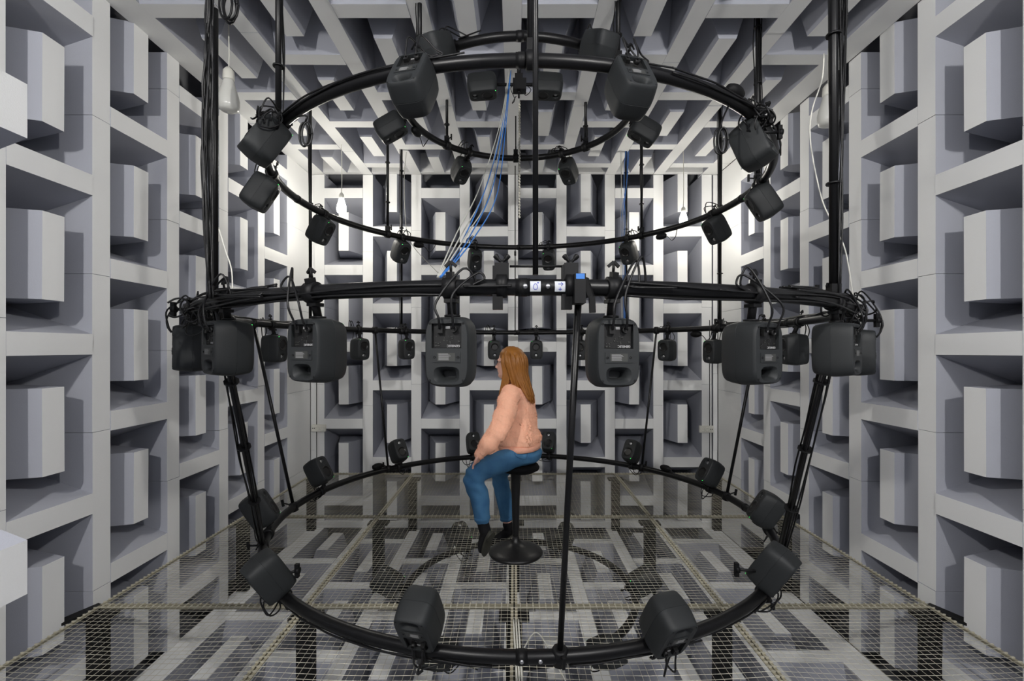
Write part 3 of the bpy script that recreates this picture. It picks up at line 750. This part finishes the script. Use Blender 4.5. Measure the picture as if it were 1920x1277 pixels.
# ---------------------------------------------------------------- wire mesh floor
PW = 188*U; PD = 224.3*U; Y0 = 419.6*U-PD; zm = -1.528
def panel_mesh():
    m = MB(); nx = 33; ny = 44; sag = lambda x, y: -.020*math.sin(PI*x/PW)*math.sin(PI*y/PD)+(.002*math.sin(x*9)*math.sin(y*7))
    for i in range(1, nx):
        x = PW*i/nx; xo = .004*math.sin(i*1.7)
        m.tube([(x+xo*math.sin(PI*k/8), PD*k/8, sag(x, PD*k/8)) for k in range(9)], .0011, 4, caps=False)
    for j in range(1, ny):
        y = PD*j/ny; yo = .008*math.sin(j*.9)
        m.tube([(PW*k/8, y+yo*math.sin(PI*k/8), sag(PW*k/8, y)+.003) for k in range(9)], .0011, 4, caps=False)
    return m.mesh('wire_mesh', 'brass')
def frame_mesh():
    m = MB(); t = .004; g = .004; w_ = .015
    for (x0, x1, y0, y1) in ((g, g+w_, g, PD-g), (PW-g-w_, PW-g, g, PD-g), (g, PW-g, g, g+w_), (g, PW-g, PD-g-w_, PD-g)):
        m.box(x0, x1, y0, y1, -.008, -.002)
    for (x0, x1, y0, y1) in ((g, g+t, g, PD-g), (PW-g-t, PW-g, g, PD-g), (g, PW-g, g, g+t), (g, PW-g, PD-g-t, PD-g)):
        m.box(x0, x1, y0, y1, -.022, -.003)
    # weld dots where wires end
    for i in range(1, 33):
        for y in (g+.008, PD-g-.008):
            x = PW*i/33; m.box(x-.004, x+.004, y-.008, y+.008, -.003, .004, 1)
    for j in range(1, 44):
        for x in (g+.008, PW-g-.008):
            y = PD*j/44; m.box(x-.008, x+.008, y-.004, y+.004, -.003, .004, 1)
    return m.mesh('frame', ['frame', 'brass'])
pm, fm = panel_mesh(), frame_mesh()
RW = ['back', 'middle', 'front']; CN = ['far left', 'centre left', 'centre right', 'far right']
for j in range(3):
    for i in range(4):
        e = empty('wire_floor_panel', P((i-2)*PW, Y0+(2-j)*PD, zm)); tag(e, 'framed wire mesh floor panel, %s row, %s' % (RW[j], CN[i]), 'floor panel', 'wire mesh floor panels')
        obj('wire_mesh', pm, e); obj('frame', fm, e)
zb = Z0-ZC
post = MB(); post.box(-.048, .048, -.03, .03, zb-zm+.03, -.06); post.box(-.09, .09, -.05, .05, -.075, -.055)
slot = MB()
pm2 = post.mesh('support_post', 'post')
PN = ['second', 'third', 'rearmost', 'nearest']
for j, y in enumerate((Y0+PD, Y0+2*PD, Y0+3*PD-.05)):
    for i in range(5):
        o = obj('support_post', pm2); o.location = P((i-2)*PW, y+(0), zm); zz = o.location.z
        tag(o, 'black steel post under the mesh floor, %s row, %s from left' % (['front', 'middle', 'back'][j], pick(i)), 'support post', 'posts under the mesh floor')
for s in (-1, 1):
    m = MB(); m.bar(P(s*2*PW, 419.6*U+.02, zm-.012), P(s*(2*PW+.075), 419.6*U-.17, zm-.012), .03, .008, 0)
    put('steel_bracket', m, 'post', 'black flat bracket from mesh floor corner to the %s wall' % SIDE[s], 'bracket', 'flat brackets at the mesh floor corners')
m = MB()
pstand = empty('centre_post', P(-.012, 3.2, HF)); tag(pstand, 'plain black post rising under the stool below the mesh', 'stand')  # plain post without tripod legs, added where the dark frame gap shows
m = MB(); m.tube([(0, 0, .02), (0, 0, .67)], .022, 12); put('pole', m, 'pipe', parent=pstand)
m = MB(); m.tube([(0, 0, 0), (0, 0, .02)], .05, 16); put('foot', m, 'black', parent=pstand)

# ---------------------------------------------------------------- lamps
def bulb(x, y, z, mk, label, big=1.0, ztop=HC+DW-.01):
    e = empty('light_bulb', P(x, y, z)); tag(e, label, 'light bulb', 'bare bulbs hanging on cords')
    m = MB(); m.lathe([(.0005, -.098*big), (.034*big, -.096*big), (.048*big, -.086*big), (.053*big, -.065*big), (.053*big, -.035*big), (.047*big, -.005*big), (.036*big, .03*big), (.028*big, .06*big), (.025*big, .075*big)], 24)
    put('glass', m, mk, parent=e)
    m = MB(); m.lathe([(.027*big, .07*big), (.029*big, .08*big), (.027*big, .12*big), (.012*big, .14*big)], 18); put('socket', m, 'white', parent=e)
    m = MB(); m.tube(catmull([(0, 0, .135*big), (.004, 0, .3*(ztop-z)), (-.003, 0, .7*(ztop-z)), (0, 0, ztop-z)], 5), .004, 6); put('cord', m, 'white', parent=e)
bulb(-1.83, 4.92, 1.53, 'litb', 'glowing bare bulb at the back left', .9)
bulb(1.86, 5.10, 1.45, 'litb', 'glowing bare bulb at the back right', .8)
bulb(-2.00, 3.25, 1.79, 'glass', 'unlit white bulb behind the front left pole', 1.3)
bulb(2.30, 3.40, 1.76, 'glass', 'unlit white bulb behind the front right pole', 1.3)
bulb(-1.42, -.86, 1.67, 'litn', 'glowing bare bulb behind the viewpoint, left', 1.0)
bulb(1.42, -.86, 1.67, 'litn', 'glowing bare bulb behind the viewpoint, right', 1.0)
# sockets on the back wall
for s, px, py in ((-1, 597, 803), (1, 1325, 805)):
    e = empty('power_outlet', pxpt(px, py, YB-.03)); tag(e, 'white double power outlet on a strip at back %s' % SIDE[s], 'power outlet', 'power outlets on the back wall')
    m = MB(); m.box(-.085, .085, 0, .03, -.042, .042); put('housing', m, 'white', parent=e)
    m = MB()
    for x in (-.015*s*-1+.0, .045*s*-1*-1 if s > 0 else .045):
        pass
    for x in (-.012, .045): m.lathe([(.026, 0), (.026, .004), (.02, .003), (.02, .0005)], 18, Matrix.Translation((x*(-1 if s > 0 else 1), 0, 0)) @ RXF)
    put('socket', m, 'white', parent=e)
    m = MB()
    for x in (-.07, -.05): m.lathe([(.006, 0), (.006, .003)], 8, Matrix.Translation((x*(-1 if s > 0 else 1), 0, 0)) @ RXF)
    put('switch_hole', m, 'rub', parent=e)
    m = MB(); xx = -.03 if s < 0 else .045
    m.tube([(xx, .02, .04), (xx, .02, 1.35)], .004, 6); m.tube([(xx, .02, -.04), (xx, .02, -.8)], .004, 6); put('cable', m, 'cable', parent=e)

# ---------------------------------------------------------------- stool
se = empty('bar_stool', P(.012, 3.475, zm)); tag(se, 'black round bar stool with dished foot the person sits on', 'stool')
Tl = Matrix.Translation((.008, 0, .655)) @ Matrix.Rotation(.07, 4, 'Y')
m = MB(); m.lathe([(.001, -.055), (.05, -.05), (.13, -.035), (.166, -.012), (.170, .004), (.160, .020), (.12, .030), (.05, .034), (.001, .035)], 40, Tl); put('seat', m, 'seat', parent=se)
m = MB(); m.lathe([(.023, .05), (.024, .15), (.030, .40), (.040, .62), (.05, .64)], 24); put('column', m, 'base', parent=se)
m = MB(); m.lathe([(.200, .002), (.203, .010), (.195, .022), (.15, .042), (.09, .062), (.05, .078), (.03, .1), (.024, .13)], 48); put('foot', m, 'base', parent=se)

# ---------------------------------------------------------------- person
def solid(name, mb, mk, voxel=.006, smooth=6, post=None, parent=None, fac=.5):
    me = mb.mesh(name, mk); o = obj('tmp', me)
    md = o.modifiers.new('r', 'REMESH'); md.mode = 'VOXEL'; md.voxel_size = voxel; md.use_smooth_shade = True
    ms = o.modifiers.new('s', 'SMOOTH'); ms.factor = fac; ms.iterations = smooth
    e2 = evaluated(o); bpy.data.objects.remove(o); e2.name = name
    e2.materials.clear(); e2.materials.append(M[mk])
    for p in e2.polygons: p.material_index = 0; p.use_smooth = True
    if post: post(e2)
    return obj(name, e2, parent)
def limb(mb, pts, rad, n=16, sub=5):
    pts = [Vector(p) for p in pts]; ps = catmull(pts, sub); N = len(ps); rs = []
    for i in range(N):
        t = i/(N-1)*(len(pts)-1); k = min(int(t), len(pts)-2); u = t-k; u = u*u*(3-2*u)*.5+u*.5; rs.append(rad[k]*(1-u)+rad[k+1]*u)
    # round ends
    d0 = (ps[0]-ps[1]).normalized(); d1 = (ps[-1]-ps[-2]).normalized()
    ps = [ps[0]+d0*rs[0]*.9, ps[0]+d0*rs[0]*.6]+ps+[ps[-1]+d1*rs[-1]*.6, ps[-1]+d1*rs[-1]*.9]
    rs = [rs[0]*.35, rs[0]*.78]+rs+[rs[-1]*.78, rs[-1]*.35]
    mb.tube(ps, rs, n)
F = Vector((-.94, .34, 0)); Lh = Vector((-.34, -.94, 0)); UP = Vector((0, 0, 1))
per = empty('person', P(.04, 3.475, -.86)); tag(per, 'person with long auburn hair in peach sweater and jeans, seated on the black stool', 'person')
O = per.location
def q(px, py, d): return pxpt(px, py, d)-O
def ell(c, a, b, ax=F, bx=Lh, n=24, p=2.3):
    r = []
    for k in range(n):
        t = 2*PI*k/n; cc, ss = math.cos(t), math.sin(t)
        r.append(c+ax*math.copysign(abs(cc)**(2/p), cc)*a+bx*math.copysign(abs(ss)**(2/p), ss)*b)
    return r
hipL, hipR = q(974, 853, 3.385), q(980, 853, 3.575)
kneeL, kneeR = q(890, 891, 3.14), q(937, 886, 3.80)
ankL, ankR = q(908, 992, 3.15), q(953, 990, 3.79)
toeL, toeR = q(899, 1030, 3.22), q(937, 1001, 3.78)
shL, shR = q(957, 741, 3.285), q(981, 738, 3.63)
elL, elR = q(938, 803, 3.15), q(950, 800, 3.78)
wrL, wrR = q(904, 846, 3.12), q(925, 858, 3.75)
neck = q(962, 716, 3.47); head = q(957, 681, 3.46)
# body (skin): one continuous surface
b = MB()
b.loft([ell(q(975, y, 3.475), a*.84, w_*.84) for y, a, w_ in ((862, .06, .09), (848, .10, .15), (825, .105, .15), (800, .095, .135), (770, .10, .15), (745, .10, .165), (728, .08, .14), (718, .045, .06))])
limb(b, [neck+UP*-.04, neck+UP*.02, head+UP*-.03], [.055, .046, .05])
# head
hr = []
for dz, fwd, a, w_ in ((-.118, .052, .022, .024), (-.108, .040, .045, .040), (-.085, .022, .070, .056), (-.05, .008, .084, .066), (-.01, .0, .092, .072), (.03, -.004, .094, .074), (.06, -.006, .088, .070), (.085, -.008, .070, .056), (.102, -.01, .040, .034), (.108, -.01, .012, .012)):
    hr.append(ell(head+F*fwd+UP*dz, a, w_, n=28, p=2.1))
b.loft(hr)
limb(b, [head+F*.088+UP*.012, head+F*.104+UP*-.018, head+F*.112+UP*-.030, head+F*.092+UP*-.034], [.008, .010, .0115, .008], 10, 4)      # nose
limb(b, [head+F*.089+Lh*-.018+UP*-.054, head+F*.098+UP*-.052, head+F*.089+Lh*.018+UP*-.054], [.005, .007, .005], 8, 4)   # lips
limb(b, [head+F*.087+Lh*-.016+UP*-.064, head+F*.095+UP*-.065, head+F*.087+Lh*.016+UP*-.064], [.005, .007, .005], 8, 4)
limb(b, [head+F*.078+UP*-.10, head+F*.086+UP*-.092], [.014, .014], 10, 3)  # chin
limb(b, [head+F*.082+Lh*-.035+UP*.022, head+F*.092+UP*.024, head+F*.082+Lh*.035+UP*.022], [.008, .008, .008], 8, 4)   # brow
for s in (-1, 1): limb(b, [head+Lh*s*.071+UP*.018-F*.005, head+Lh*s*.079-F*.012, head+Lh*s*.071+UP*-.03-F*.0], [.010, .012, .008], 8, 4)
for S_, E_, W_, K in ((shL, elL, wrL, kneeL), (shR, elR, wrR, kneeR)):
    limb(b, [S_, E_, W_], [.040, .032, .021])
    # palm + fingers resting on the thigh, pointing towards the knee
    dirh = (K+UP*.055-W_).normalized(); side = dirh.cross(UP).normalized(); nrm = side.cross(dirh)
    pc = W_+dirh*.045
    b.loft([[W_+dirh*t+side*math.cos(an)*wd+nrm*math.sin(an)*th for an in [2*PI*k/14 for k in range(14)]] for t, wd, th in ((0, .020, .015), (.03, .028, .014), (.06, .036, .013), (.085, .037, .012))])
    for k, (ox, ln) in enumerate(((-.028, .062), (-.010, .072), (.009, .068), (.027, .052))):
        base = W_+dirh*.08+side*ox
        limb(b, [base, base+dirh*ln*.4+side*ox*.15+nrm*.004, base+dirh*ln*.75+side*ox*.25-nrm*.006, base+dirh*ln-nrm*.016+side*ox*.3], [.0088, .0082, .0076, .0066], 8, 3)
    sg = -1 if K is kneeL else 1
    limb(b, [W_+dirh*.025+side*sg*.02, W_+dirh*.05+side*sg*.045, W_+dirh*.078+side*sg*.055-nrm*.006], [.011, .010, .008], 8, 4)
for H, K, A in ((hipL, kneeL, ankL), (hipR, kneeR, ankR)):
    limb(b, [H, K, K*.55+A*.45, A], [.075, .052, .046, .032])
solid('body', b, 'skin', .0045, 2, parent=per)
# sweater
b = MB()
b.loft([ell(q(x, y, 3.475), a, w_) for x, y, a, w_ in ((974, 833, .125, .165), (974, 829, .150, .190), (973, 820, .160, .190), (972, 805, .142, .170), (971, 780, .130, .160), (970, 757, .126, .165), (970, 741, .118, .175), (967, 730, .10, .160), (965, 722, .075, .11), (964, 716, .055, .065))])
for S_, E_, W_ in ((shL, elL, wrL), (shR, elR, wrR)):
    limb(b, [S_+UP*.0, S_*.5+E_*.5+UP*-.005, E_, E_*.45+W_*.55-UP*.008, W_+(W_-E_)*.05], [.078, .074, .070, .062, .040])
    limb(b, [W_*.9+E_*.1, W_+(W_-E_)*.10], [.040, .036])
def folds(me):
    from mathutils import noise
    for v in me.vertices:
        p = v.co; n = v.normal
        back = max(0, -(n.dot(F)))
        a = .006*back*math.sin(p.dot(Lh)*48+p.z*8)*min(1, max(0, (.45-p.z)/.2))
        a += .005*math.sin(p.z*46+p.x*34+p.y*18)*(1 if n.z < .5 else .2)
        a += .012*noise.noise(p*11)+.0012*noise.noise(p*90)
        v.co = p+n*a
sweater = solid('sweater', b, 'knit', .006, 3, folds, per)
rf = random.Random(9); fz = MB(); vs_ = sweater.data.vertices
for k in range(14000):
    v = vs_[rf.randrange(len(vs_))]; p = v.co; n = v.normal
    t = (n+Vector((rf.uniform(-1, 1), rf.uniform(-1, 1), rf.uniform(-1.3, .5)))*.9).normalized(); sd2 = t.orthogonal().normalized()*.0011
    fz.add([p-sd2, p+sd2, p+t*rf.uniform(.004, .012)], [(0, 1, 2)], 0)
me_ = bpy.data.meshes.new('knit_fuzz'); me_.from_pydata(fz.v, [], fz.f); me_.materials.append(M['knit'])
fo = obj('knit_fuzz', me_, per); fo['kind'] = 'stuff'
hem = MB(); hem.loft([ell(q(x, y, 3.475), a, w_, n=40) for x, y, a, w_ in ((975, 841, .134, .180), (975, 840, .146, .192), (974, 832, .151, .197), (974, 829, .135, .180))]); put('sweater_hem', hem, 'rib', parent=per)
for S_, E_, W_ in ((shL, elL, wrL), (shR, elR, wrR)):
    dd = (W_-E_).normalized(); m = MB(); m.tube([W_-dd*.01, W_-dd*.008, W_+dd*.022, W_+dd*.024], [.030, .034, .032, .028], 18); put('cuff', m, 'rib', parent=per)
m = MB(); m.tube([neck+UP*.008+F*math.cos(t)*.058+Lh*math.sin(t)*.066 for t in [2*PI*k/24 for k in range(24)]], .011, 8, closed=True); put('collar', m, 'rib', parent=per)
# jeans
b = MB()
b.loft([ell(q(x, y, 3.475), a, w_) for x, y, a, w_ in ((985, 866, .075, .12), (984, 860, .115, .165), (982, 848, .132, .178), (977, 838, .122, .166), (975, 828, .105, .150))])
for H, K, A in ((hipL, kneeL, ankL), (hipR, kneeR, ankR)):
    md_ = K*.5+A*.5
    limb(b, [H-UP*.0, H*.55+K*.45+UP*.008, K, md_+UP*.03, A+(K-A)*.21], [.078, .079, .070, .066, .054], 18)
def wrinkles(me):
    for v in me.vertices:
        p = v.co; n = v.normal
        d_ = min((p-kneeL).length, (p-kneeR).length); w_ = math.exp(-(d_/.14)**2)
        v.co = p+n*(.005*w_*math.sin(p.z*85+p.x*40)+.0022*math.sin(p.x*60+p.z*35))
solid('jeans', b, 'denim', .007, 4, wrinkles, per)
for A, K in ((ankL, kneeL), (ankR, kneeR)):     # hems
    d_ = (A-K).normalized(); c = A-d_*.080
    m = MB(); m.tube([c-d_*.014, c-d_*.012, c+d_*.010, c+d_*.012], [.052, .0545, .0555, .051], 20); put('trouser_hem', m, 'denim', parent=per)
# boots
for A, K, T, nm in ((ankL, kneeL, toeL, 'L'), (ankR, kneeR, toeR, 'R')):
    d_ = (T-A).normalized(); up_ = (K-A).normalized()
    bt = empty('boot', (0, 0, 0)); bt.parent = per
    m = MB(); hl = A-UP*.030-d_*.015 if nm == 'R' else A-up_*.035-d_*.012
    limb(m, [A+up_*(.078 if nm == 'L' else .034), A+up_*.02, hl+up_*.012], [.041, .041, .040])
    limb(m, [hl-d_*.018, hl+d_*.05, hl+d_*.11, hl+d_*.155], [.034, .036, .036, .026])
    sd = d_.cross(up_).normalized(); nn = sd.cross(d_).normalized()
    if nn.dot(up_) < 0: nn = -nn
    o = solid('upper', m, 'boot', .006, 3, parent=bt)
    m = MB(); rings_ = []
    for off, sc_ in ((-.031, .98), (-.044, 1.0)):
        rings_.append([hl+nn*off+d_*(.065+math.cos(t)*.115*sc_)+sd*math.sin(t)*(.040-.006*math.cos(t+PI))*sc_ for t in [2*PI*k/24 for k in range(24)]])
    m.loft(rings_, smooth=False)
    m.loft([[hl+nn*off+d_*(-.012+math.cos(t)*.036)+sd*math.sin(t)*.034 for t in [2*PI*k/16 for k in range(16)]] for off in (-.042, -.060)], smooth=False)
    put('sole', m, 'sole', parent=bt)
d_ = (kneeR-ankR).normalized(); m = MB(); m.tube([ankR+d_*.02, ankR+d_*.09], .034, 16); put('sock', m, 'orange', parent=per)
# hair: cap plus long locks falling down the back
hb = MB(); hrs = []
for dz, fwd, a, w_ in ((-.20, -.085, .030, .075), (-.15, -.075, .045, .085), (-.10, -.06, .060, .090), (-.05, -.045, .074, .089), (0, -.030, .088, .088), (.04, -.018, .096, .088), (.075, -.014, .092, .082), (.10, -.012, .074, .066), (.118, -.012, .045, .042), (.126, -.012, .012, .012)):
    hrs.append(ell(head+F*fwd+UP*dz, a, w_, n=28, p=2.1))
hb.loft(hrs)
rr = random.Random(5)
def lock(p0, p1, p2, p3, r0):
    hb.tube(catmull([p0, p1, p2, p3], 7), [r0*(.5+.5*min(1, i/5))*(1-.75*(i/21)**3) for i in range(22)], 7)
for k in range(120):
    t = rr.uniform(-PI*.60, PI*.60)                       # 0 = back of head, +: left side
    back = -F*math.cos(t); sd_ = Lh*math.sin(t)
    top = head+F*(-.012+rr.uniform(-.01, .03))+UP*(.118+rr.uniform(-.004, .006))+sd_*.02
    rb = .096 if abs(t) < 1 else .088
    mid = head+F*-.018+back*rb+sd_*.093+UP*rr.uniform(.02, .05)
    low = head+F*-.045+back*.085+sd_*.088+UP*rr.uniform(-.10, -.07)
    tipz = -.27+.06*(1-math.cos(t))+rr.uniform(-.03, .02)
    tip = head+F*-.135+back*.045+sd_*.075+UP*tipz+Lh*rr.uniform(-.01, .01)
    if t > 1.2: tip = tip+F*.06
    lock(top, mid, low, tip, rr.uniform(.008, .013))
for k in range(14):                                       # strands falling in front of the near shoulder
    p = head+Lh*.085+F*(.035-.05*k/14)
    lock(head+UP*.112+Lh*.02+F*.01, p+UP*.03, p+UP*-.08-F*.01, p+UP*(-.20-rr.uniform(0, .07))+F*(.02-.02*k/14)+Lh*.01, .008)
put('hair', hb, 'hair', parent=per)
# glasses
g = MB()
for s in (-1, 1):
    c = head+F*.103+Lh*s*.031+UP*.010
    g.tube([c+Lh*math.cos(t)*.025+UP*math.sin(t)*.019 for t in [2*PI*k/20 for k in range(20)]], .0022, 6, closed=True)
    g.tube([c+Lh*s*.025, head+Lh*s*.076+F*.05+UP*.012, head+Lh*s*.080-F*.01+UP*.012], .0024, 6)
g.tube([head+F*.104+Lh*.008+UP*.012, head+F*.104-Lh*.008+UP*.012], .002, 6)
put('glasses', g, 'glassfr', parent=per)
for s in (-1, 1):
    m = MB(); m.lathe([(.0075, 0), (.006, .0035), (.0001, .005)], 12, Matrix.Translation(head+F*.082+Lh*s*.030+UP*.010) @ F.to_track_quat('Z', 'Y').to_matrix().to_4x4()); put('eye', m, 'lens', parent=per)
m = MB(); hp = q(1000, 838, 3.41)
m.tube(catmull([q(965, 849, 3.275), q(968, 856, 3.27), q(985, 861, 3.275), q(990, 850, 3.29)], 5), .0022, 6); put('pocket_seam', m, 'stitch', parent=per)
